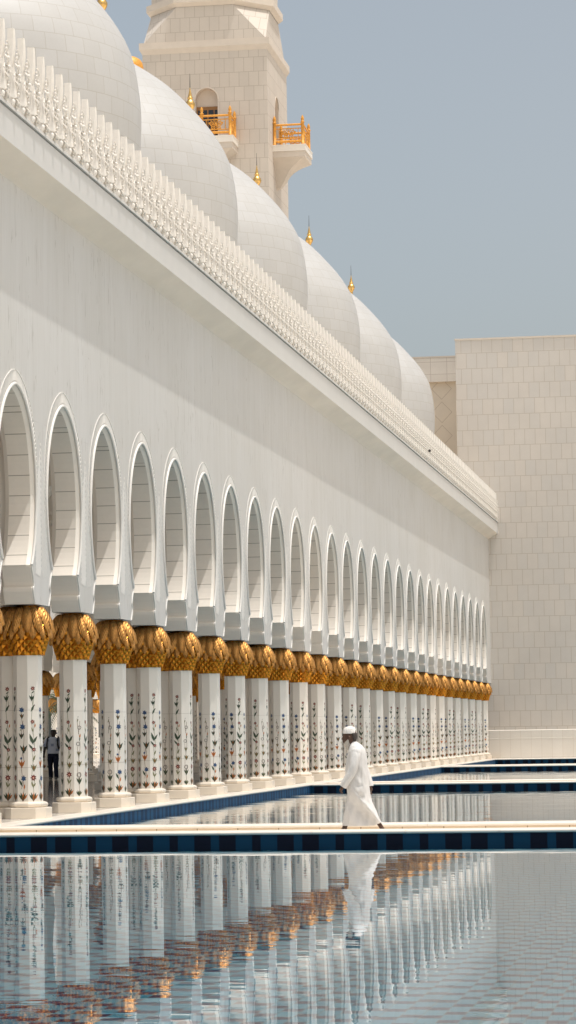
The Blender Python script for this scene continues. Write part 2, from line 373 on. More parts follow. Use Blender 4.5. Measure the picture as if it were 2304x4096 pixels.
# overhang: sloping soffit, fascia, thin top lip
w=MB(); ya,yb=colY(-3)-2,YE-.005
w.face([(XW,ya,11.46),(XW,yb,11.46),(-12.15,yb,11.74),(-12.15,ya,11.74)][::-1],1)
w.face([(-12.15,ya,11.74),(-12.15,yb,11.74),(-12.15,yb,12.30),(-12.15,ya,12.30)],0)
w.box(-12.62,-12.185,ya,yb,12.30,12.325,2,'bt')  # dark strip standing in for the shadow line below the lip
w.box(-12.9,-12.11,ya,yb,12.325,12.38,0)
par(w,'cornice',[M['fascia'],M['soffit'],M['darkmetal_shade']])
w=MB(); w.box(XI-.6,-12.9,ya,yb,12.301,12.36,0); par(w,'roof',[M['marble']])

# carved arch trim and herringbone pier relief (one mesh each, shared)
def arch_trim():
    mb=MB(); pts=[(h,z) for z,h in ARCH_O if z>4.60]
    roll=[(.012,-h,z) for h,z in pts]+[(.012,h,z) for h,z in pts[::-1][1:]]
    mb.tube(roll,.028,8)
    # the roll runs on down the edges of the legs
    for sg in (-1,1): mb.tube([(.004,sg*(B/2-w),z) for z,w in LEG[:-1]],.02,6)
    for sg in (-1,1):
        P=[Vector((sg*h,z)) for h,z in pts if z>5.3]; nrm=[]
        for i,p in enumerate(P):
            t=(P[min(i+1,len(P)-1)]-P[max(i-1,0)]).normalized(); n=Vector((t.y,-t.x))
            if n.x*sg<0: n=-n
            nrm.append(n)
        nrm[-1]=Vector((0.12*sg,1)).normalized()
        def strip(pp,m=0):
            for q in pp: mb.face(q if sg>0 else q[::-1],m)
        wd=lambda z:.03+.15*min(1,max(0,(z-5.5)/1.6))
        for i in range(len(P)-1):
            # thin outer line of the carved band
            a0,b0=P[i]+nrm[i]*(.06+wd(P[i].y)),P[i]+nrm[i]*(.085+wd(P[i].y)); a1,b1=P[i+1]+nrm[i+1]*(.06+wd(P[i+1].y)),P[i+1]+nrm[i+1]*(.085+wd(P[i+1].y))
            strip([[(.012,*a0),(.012,*b0),(.012,*b1),(.012,*a1)],[(.001,*a0),(.012,*a0),(.012,*a1),(.001,*a1)],[(.012,*b0),(.001,*b0),(.001,*b1),(.012,*b1)]])
            k=max(1,round((P[i+1]-P[i]).length/.085))
            for q in range(k):
                t=(q+.5)/k; c=P[i].lerp(P[i+1],t); n=nrm[i].lerp(nrm[i+1],t).normalized(); tg=Vector((-n.y,n.x))
                if tg.y<0: tg=-tg
                w_=wd(c.y); s0=c+n*.055; s1=c+n*(.055+w_)+tg*.035; h=.011; ww=.028
                a1_,a2=s0-tg*ww,s0+tg*ww*.5; b1_,b2=s1-tg*ww*.5,s1+tg*ww*.5
                strip([[(.001,*a1_),(h,*s0),(h,*s1),(.001,*b1_)],[(h,*s0),(.001,*a2),(.001,*b2),(h,*s1)],[(h,*s1),(.001,*b2),(.001,*b1_)]])
    return mb
def pier_relief():
    mb=MB()
    def ridge(a,b_,wd,h):
        a,b_=Vector(a),Vector(b_); t=(b_-a).normalized(); n=Vector((-t.y,t.x))*wd
        mb.face([(.001,*(a-n)),(h,*a),(h,*b_),(.001,*(b_-n))][::-1]); mb.face([(h,*a),(.001,*(a+n)),(.001,*(b_+n)),(h,*b_)][::-1])
    def half(z):
        o=[h for zz,h in ARCH_O if zz>=max(z,4.62)]; hw=B/2-(o[0] if o else 0)-.07
        if z>5.5: hw-=.03+.13*min(1,(z-5.5)/1.6)
        if z>6.3: hw=min(hw,.24*(1-(z-6.3)/.7))
        return hw
    z=4.62
    while z<7.3:
        for sg in (-1,1):
            u=0; last=None
            for q in range(13):
                uu=q*.035; zz=z-uu*1.35
                if zz<4.42 or uu>half(zz): break
                last=(sg*uu,zz)
            if last and abs(last[0])>.03: ridge((sg*.012,z),last,.026,.0055)
        z+=.105
    return mb
tr=arch_trim().build('arch_trim',M['relief'],arcade); rl=pier_relief().build('pier_relief',M['relief'],arcade)
first=True
for k in range(-3,27):
    o=tr if first else cp(tr,arcade); o.location=(XW-OX,colY(k)+B/2-OY,0)
    o=rl if first else cp(rl,arcade); o.location=(XW-OX,colY(k)-OY,0); first=False

# ------------------------------------------------------------------ columns
ROT=math.radians(22.5-9)
def octa(r,z,rot=ROT): return [(r*math.cos(rot+PI/4*k),r*math.sin(rot+PI/4*k),z) for k in range(8)]
SH_R=.27
def shaft_mb():
    mb=MB(); zs=[.30,.95,.955,1.95,1.955,3.06]
    rr=[SH_R,SH_R,SH_R-.002,SH_R-.002,SH_R,SH_R]
    mb.grid([octa(SH_R,z) for z in (.30,.93)],0,False,True); mb.grid([octa(SH_R-.003,z) for z in (.93,.938)],1,False,True)
    mb.grid([octa(SH_R,z) for z in (.938,1.98)],0,False,True); mb.grid([octa(SH_R-.003,z) for z in (1.98,1.988)],1,False,True)
    mb.grid([octa(SH_R,z) for z in (1.988,3.06)],0,False,True); return mb
JOINT=plain('shaft_joint',(.66,.61,.54),.8)  # slightly darker joint between the shaft blocks
shaft0=shaft_mb().build('column',[M['shaft'],JOINT],arcade)
def base_mb():
    mb=MB(); prof=[(.285,.31),(.30,.305),(.33,.295),(.347,.275),(.352,.255),(.347,.232),(.33,.212),(.31,.201)]
    mb.grid([octa(r*1.03,z) for r,z in prof][::-1],0,False,True); mb.face(octa(.285*1.03,.311),0); return mb
def plinth_mb():
    mb=MB(); S=.39; k=.16
    def ring(s,z): kk=k; return [(s,-s+kk,z),(s,s-kk,z),(s-kk,s,z),(-s+kk,s,z),(-s,s-kk,z),(-s,-s+kk,z),(-s+kk,-s,z),(s-kk,-s,z)]
    mb.grid([ring(S,0),ring(S,.192),ring(S-.008,.20)],0,False,True); mb.face(ring(S-.008,.20),0); return mb
def capital_mb():
    mb=MB(); rnd=random.Random(3)
    prof=[(.27,2.99),(.292,3.06),(.33,3.18),(.37,3.32),(.40,3.45),(.38,3.55),(.32,3.68),(.24,3.82),(.20,3.91)]
    mb.lathe(prof,0,0,24,1)
    def rad(z):
        for (r0,z0),(r1,z1) in zip(prof,prof[1:]):
            if z0<=z<=z1: return r0+(r1-r0)*(z-z0)/(z1-z0)
        return .3
    n=17
    for i in range(8):
        zc=3.045+.07*i
        for k in range(n):
            a=2*PI*(k+.5*(i%2))/n; r=rad(zc); da=PI/n
            P=lambda aa,rr,z:(rr*math.cos(aa),rr*math.sin(aa),z)
            top=P(a,rad(zc+.075)+.008,zc+.08); l=P(a-da,r+.014,zc); rt=P(a+da,r+.014,zc); bot=P(a+rnd.uniform(-.02,.02),rad(max(zc-.07,2.99))+.05,zc-.062); mid=P(a,r+.05,zc+.005)
            mb.face([l,mid,top],1); mb.face([mid,rt,top],1); mb.face([l,bot,mid],1); mb.face([bot,rt,mid],1)
            ins=P(a,r-.01,zc-.03); mb.face([l,ins,bot],1); mb.face([bot,ins,rt],1)
    def leaf(a,path,hw,bow):
        nn=14; rows=[]; m_=len(path)-1
        for i in range(nn+1):
            t=i/nn*m_; j=min(int(t),m_-1); f=t-j
            r=path[j][0]+(path[j+1][0]-path[j][0])*f; z=path[j][1]+(path[j+1][1]-path[j][1])*f
            h=hw[j]+(hw[j+1]-hw[j])*f
            if i%2 and i>2: h*=.86
            row=[]
            for u in (-1,-.5,0,.5,1):
                rr=r+bow*(1-abs(u)*1.25)-.012*(abs(u)); ang=a+u*h/max(r,.2)
                row.append((rr*math.cos(ang),rr*math.sin(ang),z-.03*abs(u)))
            rows.append(row)
        mb.grid(rows,0,True,False,uvs=lambda x,y:((y-2)/2.0,x/nn*.62))
    p1=[(.18,3.905),(.27,3.885),(.345,3.81),(.412,3.71),(.458,3.60),(.483,3.50),(.492,3.42)]; h1=[.05,.085,.103,.108,.098,.065,.012]
    p2=[(.36,3.64),(.415,3.54),(.445,3.45),(.455,3.37),(.455,3.30)]; h2=[.05,.075,.085,.055,.008]
    for k in range(13):
        a=2*PI*k/13+.12
        leaf(a+PI/13,p2,h2,.02); leaf(a,[(r+rnd.uniform(-.008,.008),z) for r,z in p1],h1,.028)
    return mb
def ngon_star(mb,T,u,z,r,n,m,inner=.45,ph=0):
    pts=[]
    for k in range(2*n):
        rr=r if k%2==0 else r*inner; a=ph+PI*k/n; pts.append(T(u+rr*math.sin(a),z+rr*math.cos(a)))
    c=T(u,z)
    for k in range(2*n): mb.face([c,pts[(k+1)%(2*n)],pts[k]],m)
def inlay_mb(kinds):
    mb=MB(); ap=SH_R*math.cos(PI/8)
    ix={k:i for i,k in enumerate(INL)}
    A=[('red',0,2.38,.038),('tulip',-.02,2.19,.062,'green','green'),('leaf',.0,2.31,.03,'green',1),('leaf',-.005,2.02,.06,'green',.5),('bud',.035,2.07,.014,'red'),('red',-.012,1.77,.035),('bud',.04,1.70,.032,'orange'),('leaf',-.012,1.62,.04,'olive',-.4),
       ('vee',0,1.45,.085,'green'),('leaf',-.045,1.31,.055,'green',-.7),('red',.015,1.26,.036),('leaf',.015,1.1,.05,'olive',.5),('tulip',.01,.91,.07,'olive','orange'),('red',0,.745,.05),('vee',0,.62,.05,'olive'),('base',0,.33,.11,'green','orange')]
    Bk=[('blue',-.015,1.99,.045),('tulip',-.012,1.86,.05,'green','orange'),('blue',0,1.68,.048),('bud',-.04,1.62,.02,'olive'),('tulip',-.022,1.50,.06,'green','red'),('tulip',.02,1.25,.085,'green','orange'),('blue',-.03,1.10,.022),('tulip',-.02,.98,.075,'orange','orange'),
        ('blue',.015,.735,.045),('leaf',-.04,.65,.06,'green',-.5),('bud',.03,.58,.042,'orange'),('base',0,.33,.11,'green','orange')]
    Ck=[('bud',-.01,1.87,.016,'grey'),('leaf',-.02,1.80,.03,'olive',.4),('ring',.015,1.66,.032),('bud',.03,1.50,.035,'orange'),('bud',.022,1.44,.03,'green'),('ring',-.015,1.34,.033),('tulip',0,1.14,.05,'olive','orange'),('tulip',.01,.94,.065,'olive','orange'),('ring',.0,.735,.04),('tulip',.005,.60,.07,'green','olive'),('base',0,.33,.08,'green','olive')]
    src={'A':A,'B':Bk,'C':Ck}
    for fc in range(8):
        ang=ROT+PI/4*fc+PI/8; n=Vector((math.cos(ang),math.sin(ang),0)); tg=Vector((-math.sin(ang),math.cos(ang),0))
        def T(u,z,o=.002): p=n*(ap+o)+tg*u; return (p.x,p.y,z)
        def poly(pts,m,o=.002): mb.face([T(u,z,o) for u,z in pts],m)
        def leafp(u,z,s,tilt,m):
            d=Vector((math.sin(tilt),math.cos(tilt))); q=Vector((d.y,-d.x)); c=Vector((u,z))
            poly([tuple(c-d*s),tuple(c-d*s*.2-q*s*.28),tuple(c+d*s*.35-q*s*.22),tuple(c+d*s),tuple(c+d*s*.3+q*s*.2),tuple(c-d*s*.2+q*s*.3)][::-1],m,.003)
        def scaled(col,u,z,s): 
            for t in (-.55,0,.55): leafp(u+math.sin(t)*s*.45,z+math.cos(t)*s*.2,s*.8,t,col)
        kf=kinds[(fc+1)%2]; items=src[kf]
        zt=items[0][2]; stem=ix['stem'] if kf!='A' else ix['olive']
        for ph in (0,PI):
            pts=[]; z=.34
            while z<zt: pts.append((.028*math.sin(z*6.2+ph+fc)*(0.5 if z<.5 else 1),z)); z+=.05
            for (u0,z0),(u1,z1) in zip(pts,pts[1:]):
                if ph and int(z0*4)%2: continue
                mb.face([T(u0-.0035,z0),T(u0+.0035,z0),T(u1+.0035,z1),T(u1-.0035,z1)],stem)
        for it in items:
            k,u,z,s=it[:4]; s*=1.3
            if k in('red','blue'):
                ngon_star(mb,lambda a,b_:T(a,b_,.0035),u,z,s,7 if k=='red' else 6,ix[k],.55,.2)
                if k=='red': ngon_star(mb,lambda a,b_:T(a,b_,.0045),u,z-.004,s*.32,4,ix['pale'],.8)
                else: poly([(u-s*.9,z-s*.3),(u,z-s*.75),(u+s*.9,z-s*.3),(u,z+s*.1)],ix['blue'],.0040)
            elif k=='tulip': scaled(ix[it[4]],u,z,s); leafp(u,z+.25*s,s*.6,0,ix[it[5]])
            elif k=='bud': leafp(u,z,s,.2,ix[it[4]])
            elif k=='leaf': leafp(u,z,s,it[5],ix[it[4]])
            elif k=='vee': leafp(u-s*.3,z,s,-.35,ix[it[4]]); leafp(u+s*.35,z-.1*s,s*.75,.6,ix[it[4]])
            elif k=='ring':
                for q in range(9):
                    a0=2*PI*q/9; a1=a0+.5
                    poly([(u+s*math.sin(a0),z+s*math.cos(a0)),(u+s*math.sin(a1),z+s*math.cos(a1)),(u+s*.62*math.sin(a1),z+s*.62*math.cos(a1)),(u+s*.62*math.sin(a0),z+s*.62*math.cos(a0))],ix['grey'],.003)
            elif k=='base':
                for t,c,ss in ((-.6,it[4],.75),(-.25,it[4],1.),(.05,it[5],1.),(.3,it[4],.9),(.65,it[5],.7)): leafp(u+math.sin(t)*s*.6,z+s*.45,s*.62*ss,t,ix[c])
    return mb
bs0=base_mb().build('base',M['plinth'],shaft0); pl0=plinth_mb().build('plinth',M['plinth'],shaft0)
cap0=capital_mb().build('capital',[M['leaf'],M['scale']],shaft0)
inl=[inlay_mb(k).build('inlay',INM,shaft0 if i==0 else None) for i,k in enumerate(('BA','AC','CB'))]
inlm=[o.data for o in inl]
for o in inl[1:]: bpy.data.objects.remove(o)
capmeshes=[cap0.data]
used0=[False]
def column(x,y,kind,rz=0,root=None,ox=OX,oy=OY,inlay=True):
    root=root or arcade
    if not used0[0]:
        used0[0]=True; s=shaft0; s.parent=root
        i0=inl[0]; i0.data=inlm[kind]
    else:
        s=cp(shaft0,root); s.name='column'
        for q in (bs0,pl0,cap0): cp(q,s)
        i0=cp(inl[0],s); i0.data=inlm[kind]
    s.location=(x-ox,y-oy,0); s.rotation_euler=(0,0,rz)
    return s
for k in KS: column(XC,colY(k),(k-1)%3)
for k in KS:
    if k in lines:
        column(XC-.36,colY(k)+.30,(k)%3)
        for j in (1,2): column(XC-BX*j,colY(k),(k+j)%3,PI/4*j)
for k in range(3,28): column(XI,colY(k),(k+1)%3,PI/4)

# ------------------------------------------------------------------ merlons along the roof edge
def merlon_mb():
    mb=MB()   # local: x outward, y along the roof, z up; slender carved finial, seen almost edge on from the pools
    # upper blade: a leaf that flares outwards and is cut off flat at the top
    rows=[]
    for t in range(9):
        f=t/8; z=.70+.72*f; hw=.075-.03*f; x1=-.01+.03*f; th=.085+.035*f+.02*(1-f)**2
        rows.append([(x1-th,-hw,z),(x1-.012,-hw,z),(x1+.03*math.sin(PI*f),0,z),(x1-.012,hw,z),(x1-th,hw,z)])
    mb.grid(rows,0,False,True); mb.face(rows[-1],0); mb.face(rows[0][::-1],0)
    # pillar behind, narrowing to the foot
    rows=[[(-.10,-h,z),(.0,-h,z),(.0,h,z),(-.10,h,z)] for z,h in ((0,.10),(.10,.095),(.25,.055),(.45,.06),(.62,.085),(.72,.075))]
    mb.grid(rows,0,False,True)
    # faceted spike under a rolled arch
    b_=[(-.05,-.125,.20),(.045,-.115,.17),(.075,.0,.20)]; tip=(.015,-.055,.80)
    mb.face([b_[0],b_[1],tip]); mb.face([b_[1],b_[2],tip]); mb.face([b_[2],b_[0],tip]); mb.face(b_[::-1])
    # chain of carved scrolls on the outer face
    for z,x,r in ((.03,.04,.036),(.10,.075,.028),(.17,.065,.034),(.25,.085,.024),(.33,.075,.03),(.41,.09,.022),(.49,.10,.026),(.57,.105,.032),(.65,.085,.026),(.73,.095,.028),(.81,.075,.022),(.89,.06,.026),(.97,.045,.018)):
        mb.ball((x,.03*math.sin(z*40),z),r,0,7,5,1.25)
    mb.tube([(.06+.035*math.sin(z*21),.05*math.cos(z*21),z) for z in [.04+.045*q for q in range(23)]],[.018+.006*math.sin(q*1.7) for q in range(23)],5)
    for sg in (-1,1):
        mb.ball((.015,sg*.10,.10),.036,0,7,5,1.7); mb.ball((.035,sg*.09,.56),.024,0,7,5,1.4); mb.tube([(.03,sg*(.085+.03*math.sin(z*17)),z) for z in [.16+.06*q for q in range(9)]],.020,5)
    return mb
SP=.715; ms=merlon_mb(); mer=None; YM0=47.0
ys=[]; y=YM0
while y<YE-.3: ys.append(y); y+=SP
near=ys[:100]; far=ys[100:]
y=YM0-SP
while y>colY(-3)-2: far.append(y); y-=SP
for y in near:
    if mer is None: mer=ms.build('merlon',M['merlon'],arcade); o=mer
    else: o=cp(mer,arcade)
    o.location=(-12.14-OX,y-OY,12.381)
fm=MB()
for y in far:
    b0=len(fm.v); fm.v.extend([(v[0]-12.14,v[1]+y,v[2]+12.381) for v in ms.v])
    fm.f.extend([tuple(i+b0 for i in f) for f in ms.f]); fm.m+=ms.m; fm.s+=ms.s; fm.uv+=ms.uv
o=par(fm,'merlon_row',[M['merlon']]); o['kind']='stuff'

# ------------------------------------------------------------------ domes with gilded finials
XD=-19.15; RD=4.19; ZEQ=17.3
DP=interp([(-3.2,3.55),(-2.2,3.86),(-1.1,4.10),(0,4.19),(.9,4.16),(2.0,3.95),(2.9,3.46),(3.7,2.80),(4.35,2.16),(4.85,1.50),(5.25,.85),(5.48,.30),(5.55,.12)],3)
def dome_mb(n=72):
    mb=MB(); L=[0]
    for (z0,r0),(z1,r1) in zip(DP,DP[1:]): L.append(L[-1]+math.hypot(z1-z0,r1-r0))
    rows=[[(r*math.cos(2*PI*k/n),r*math.sin(2*PI*k/n),ZEQ+z) for k in range(n)] for z,r in DP]
    mb.grid(rows,0,True,True,uvs=lambda x,y:(y/n*26.4,L[x]))
    mb.lathe([(3.9,12.36),(3.9,13.2),(4.05,13.3),(4.05,13.55),(3.55,13.7),(3.55,ZEQ-3.2)],0,0,n,0,False,0,False)
    return mb
def finial_mb(zc=24.42):
    mb=MB(); P=[(.30,-1.75),(.20,-1.55),(.11,-1.25),(.085,-.85),(.10,-.60),(.065,-.45),(.06,-.36),(.085,-.30),(.07,-.25),(.10,-.17),(.15,-.08),(.172,.0),(.165,.06),(.13,.13),(.085,.18),(.078,.21),(.10,.235),(.105,.255),(.078,.28),(.074,.30),(.052,.42),(.026,.54),(.012,.64)]
    mb.lathe([(r*1.06,zc+z) for r,z in P],0,0,20,0)
    mb.tube([(0,0,zc+.62),(0,0,zc+1.16)],[.014,.006],6,1); return mb
dome0=fin0=None
for m in range(0,8):
    yd=colY(1)+B*(1.5+4*(m-1))
    if yd>YE-3.9: break
    if dome0 is None:
        dome0=dome_mb().build('dome',M['dome'],arcade); fin0=finial_mb().build('finial',[M['finial'],M['darkmetal_shade']],dome0); d=dome0
    else: d=cp(dome0,arcade); cp(fin0,d)
    d.location=(XD-OX,yd-OY,0); d.rotation_euler=(0,0,.37*m)

# ------------------------------------------------------------------ end building
eb=thing('end_building','tall plain beige stone block building closing the far end of the pools','building',(-4,YE,0))
def parw(mb,name,mats,root):
    o=mb.build(name,mats); o.parent=root; o.matrix_parent_inverse=Matrix.Translation(-Vector(root.location)); return o
w=MB(); XE=-14.2; ZT=22.08
w.face([(XE,YE,1.47),(40,YE,1.47),(40,YE,ZT-.07),(XE,YE,ZT-.07)]); w.face([(XE,YE+9,0),(XE,YE,0),(XE,YE,ZT-.07),(XE,YE+9,ZT-.07)])
w.face([(40,YE,0),(40,YE+14,0),(40,YE+14,ZT),(40,YE,ZT)]); 
parw(w,'wall',[M['end']],eb)
w=MB(); w.face([(XE,YE-.02,1.04),(40,YE-.02,1.04),(40,YE-.02,1.44),(XE,YE-.02,1.44)],0); w.face([(XE,YE-.02,1.44),(40,YE-.02,1.44),(40,YE,1.472),(XE,YE,1.472)],1)
w.face([(XE,YE-.012,0),(40,YE-.012,0),(40,YE-.012,1.03),(XE,YE-.012,1.03)],0)
ENDB=block_stone('end_base_stone',(.77,.74,.69),(.75,.715,.66),(.66,.61,.54),.545,9,.010,.6)
parw(w,'base_course',[ENDB,M['marble']],eb)
w=MB(); w.box(XE-.03,40.02,YE-.04,YE+14,ZT-.07,ZT+.03,0); parw(w,'coping',[M['towerplain']],eb)
YR=156.; w=MB()
w.face([(-24,YR,20.66),(XE,YR,20.66),(XE,YR,22.0),(-24,YR,22.0)],0); w.face([(-24,YR,20.66),(XE,YR,20.66),(XE,YR+.35,20.66),(-24,YR+.35,20.66)][::-1],1)
w.face([(-24,YR+.35,0),(XE,YR+.35,0),(XE,YR+.35,20.66),(-24,YR+.35,20.66)],1)
for i in range(-1,8):
    for j in range(2):
        zc=19.0-1.24*j*0-1.3*i; xc=-15.65-1.2*(j)
        if j: zc-=.65
        q=[(xc-.55,zc),(xc,zc-.58),(xc+.55,zc),(xc,zc+.58)]
        for (a,b_),(c_,d_) in zip(q,q[1:]+q[:1]):
            v=Vector((c_-a,d_-b_)); nn=Vector((-v.y,v.x)).normalized()*.012
            w.face([(a-nn.x,YR+.346,b_-nn.y),(c_-nn.x,YR+.346,d_-nn.y),(c_+nn.x,YR+.346,d_+nn.y),(a+nn.x,YR+.346,b_+nn.y)],2)
END2=block_stone('recess_stone',(.89,.82,.73),(.86,.79,.70),(.62,.54,.46),.9,.68,.012,.7,offset=0)  # end wall stone made paler, bounce light in the recess put into its colour
JL=plain('joint_line',(.66,.55,.43),.8)
parw(w,'recess_wall',[END2,M['niche'],JL],eb)
w=MB(); w.box(-24,XE,YR-.04,YR+4,22.0,22.08,0); parw(w,'recess_coping',[M['towerplain']],eb)
w=MB(); w.box(XE,40,YE+.001,YE+13.9,ZT-.4,ZT-.08,0,'f'); parw(w,'roof',[M['towerplain']],eb)

# ------------------------------------------------------------------ minaret
MX,MY,HW=-27.92,155.47,3.47
mn=thing('minaret','square beige stone minaret with gilded balconies rising behind the domes','minaret',(MX,MY,0))
def pm(mb,name,mats,parent=None): return mb.build(name,mats,parent or mn)
w=MB()
def ringsq(h,z): return [(-h,-h,z),(h,-h,z),(h,h,z),(-h,h,z)]
# front and right faces carry an arched niche; build the faces around the openings
def face_with_niche(T,cx,hw,z0,za,zt,zb0,zb1,mb,depth=.45):
    n=12; arc=[(cx-hw*math.cos(PI*q/n),za+hw*math.sin(PI*q/n)*1.02) for q in range(n+1)]
    mb.face([T(-HW,0,zb0),T(cx-hw,0,zb0),T(cx-hw,0,zb1),T(-HW,0,zb1)],0); mb.face([T(cx+hw,0,zb0),T(HW,0,zb0),T(HW,0,zb1),T(cx+hw,0,zb1)],0)
    mb.face([T(cx-hw,0,zb0),T(cx+hw,0,zb0),T(cx+hw,0,z0),T(cx-hw,0,z0)],0)
    for (a,b_),(c_,d_) in zip(arc,arc[1:]):
        mb.face([T(a,0,b_),T(c_,0,d_),T(c_,0,zb1),T(a,0,zb1)],0)
        mb.face([T(a,0,b_),T(a,depth,b_),T(c_,depth,d_),T(c_,0,d_)],1,True)
    mb.face([T(cx-hw,0,z0),T(cx-hw,depth,z0),T(cx-hw,depth,za),T(cx-hw,0,za)],1); mb.face([T(cx+hw,depth,z0),T(cx+hw,0,z0),T(cx+hw,0,za),T(cx+hw,depth,za)],1)
    pts=[T(cx-hw,depth,z0),T(cx+hw,depth,z0)]+[T(a,depth,b_) for a,b_ in arc[::-1]]
    mb.face(pts,1)
    # proud rounded frame
    for (a,b_),(c_,d_) in zip(arc,arc[1:]):
        k=1.10
        P=lambda u,z,s:(cx+(u-cx)*s,za+(z-za)*s)
        o0,o1=P(a,b_,k),P(c_,d_,k)
        mb.face([T(a,-.02,b_),T(c_,-.02,d_),T(o1[0],-.02,o1[1]),T(o0[0],-.02,o0[1])],1)
        mb.face([T(o0[0],-.02,o0[1]),T(o1[0],-.02,o1[1]),T(o1[0],0,o1[1]),T(o0[0],0,o0[1])],1)
ZB=33.78
Tf=lambda u,d,z:(u,-HW+d,z); Tr=lambda u,d,z:(HW-d,u,z)
face_with_niche(Tf,.08,.62,ZB,36.17,0,0,39.0,w); face_with_niche(Tr,-.25,.62,ZB,36.17,0,0,39.0,w)
w.face([(HW,HW,0),(-HW,HW,0),(-HW,HW,39.0),(HW,HW,39.0)]); w.face([(-HW,HW,0),(-HW,-HW,0),(-HW,-HW,39.0),(-HW,HW,39.0)])
pm(w,'shaft',[M['tower'],M['towerplain']])
w=MB(); 
for h0,z0,h1,z1 in ((HW+.003,38.80,HW+.16,39.08),(HW+.16,39.08,HW+.16,39.44),):
    w.grid([ringsq(h0,z0),ringsq(h1,z1)],0,False,True)
w.face(ringsq(HW+.16,39.44),0); pm(w,'cornice',[M['towerplain']])
# broached transition from square to octagon, then the octagonal stage
oc=lambda a,b_,z:[(-b_,-a,z),(b_,-a,z),(a,-b_,z),(a,b_,z),(b_,a,z),(-b_,a,z),(-a,b_,z),(-a,-b_,z)]
w=MB(); z0,z1=39.44,41.42; h=HW-.06; a=HW-.0; b_=1.58
top=oc(a-.14,b_,z1); bq=ringsq(h,z0)
w.face([bq[0],bq[1],top[1],top[0]],0); w.face([bq[1],bq[2],top[3],top[2]],0); w.face([bq[2],bq[3],top[5],top[4]],0); w.face([bq[3],bq[0],top[7],top[6]],0)
w.face([bq[1],top[2],top[1]],0); w.face([bq[2],top[4],top[3]],0); w.face([bq[3],top[6],top[5]],0); w.face([bq[0],top[0],top[7]],0)
pm(w,'transition',[M['tower']])
w=MB(); s=1.0
w.grid([oc(a-.12,b_,41.421),oc(a+.12,b_*1.06,41.62),oc(a+.12,b_*1.06,41.98),oc(a-.12,b_*.97,42.06)],0,False,True); pm(w,'octagon_cornice',[M['towerplain']])
w=MB(); w.grid([oc(a-.15,b_*.97,42.04),oc(a-.15,b_*.97,58)],0,False,True); w.face(oc(a-.15,b_*.97,58)); pm(w,'octagon_stage',[M['tower']])
w=MB(); w.lathe([(3.6,58),(3.6,58.5),(2.2,58.8),(2.2,66),(2.5,66.4),(2.4,67.5),(1.6,69),(.6,70.6),(.05,71.5)],0,0,24); pm(w,'lantern',[M['towerplain']])
def balcony(T,HWb=1.56,D=1.50):
    def bx(mb,u0,u1,d0,d1,z0,z1,m=0):
        P=[T(u0,d0,z0),T(u1,d0,z0),T(u1,d1,z0),T(u0,d1,z0),T(u0,d0,z1),T(u1,d0,z1),T(u1,d1,z1),T(u0,d1,z1)]
        for q in ((0,3,2,1),(4,5,6,7),(0,1,5,4),(1,2,6,5),(2,3,7,6),(3,0,4,7)): mb.face([P[i] for i in q],m)
    s=MB(); bx(s,-HWb-.19,HWb+.19,0,D+.19,ZB-.05,ZB+.0); bx(s,-HWb-.17,HWb+.17,0,D+.17,ZB-.36,ZB-.052); slab=pm(s,'balcony',[M['marble']])
    s=MB(); bx(s,-HWb-.12,HWb+.12,0,D+.12,ZB-.68,ZB-.362)
    rows=[]
    for q in range(9):
        t=q/8; f=(1-t)**1.0*(1-.35*math.sin(PI*t)); u=(HWb+.12)*(.12+.88*f); d=(D+.12)*(.10+.90*f); z=ZB-.682-1.55*t
        rows.append([T(-u,0.0,z),T(-u,d,z),T(u,d,z),T(u,0.0,z)])
    s.grid(rows,0,False); s.face(rows[-1]); pm(s,'corbel',[M['towerplain']],slab)
    r=MB()
    posts=[(-HWb,D),(HWb,D),(-HWb,.10),(HWb,.10)]+([(0,D)] if HWb>1.3 else [])
    for u,d in posts:
        x,y_,_=T(u,d,0)
        r.lathe([(.11,ZB),(.11,ZB+.09),(.085,ZB+.10),(.085,ZB+1.22),(.11,ZB+1.23),(.11,ZB+1.29),(.06,ZB+1.31),(.09,ZB+1.40),(.075,ZB+1.52),(.02,ZB+1.64)],x,y_,12)
    segs=[((-HWb,D),(0,D)),((0,D),(HWb,D)),((-HWb,.10),(-HWb,D)),((HWb,.10),(HWb,D))]
    for (u0,d0),(u1,d1) in segs:
        A=lambda t,z:T(u0+(u1-u0)*t,d0+(d1-d0)*t,ZB+z)
        for z,rr in ((1.13,.06),(.92,.03),(.36,.03),(.20,.075)): r.tube([A(0,z),A(1,z)],rr,8)
        for t in (.16,.84): r.tube([A(t,.36),A(t,.92)],.022,6)
        for t in (.33,.67): r.tube([A(t,.80),A(t,.92)],.02,6); r.tube([A(t,.36),A(t,.46)],.02,6)
        # five-petalled flower in the panel
        for q in range(5):
            a=2*PI*q/5; tip=(.5+.27*math.sin(a)*1.0,.64+.34*math.cos(a)*.95)
            base=(.5+.05*math.sin(a),.64+.07*math.cos(a))
            pv=Vector((math.cos(a),-math.sin(a)))
            m1=(.5+.16*math.sin(a)+.075*pv.x,.64+.2*math.cos(a)+.10*pv.y); m2=(.5+.16*math.sin(a)-.075*pv.x,.64+.2*math.cos(a)-.10*pv.y)
            r.tube([A(*base),A(*m1),A(*tip)],[.02,.04,.02],6); r.tube([A(*base),A(*m2),A(*tip)],[.02,.04,.02],6); r.tube([A(*base),A(*tip)],[.03,.015],6)
        c=A(.5,.64); r.ball(c,.075,0,10,6)
    pm(r,'railing',[M['rail']],slab)
balcony(lambda u,d,z:(.08+u,-HW-d,z)); balcony(lambda u,d,z:(HW+d,-.62+u,z),1.15,1.66)
w=MB(); 
w.box(-.54,.70,-HW+.38,-HW+.449,ZB,35.84,0,'k')
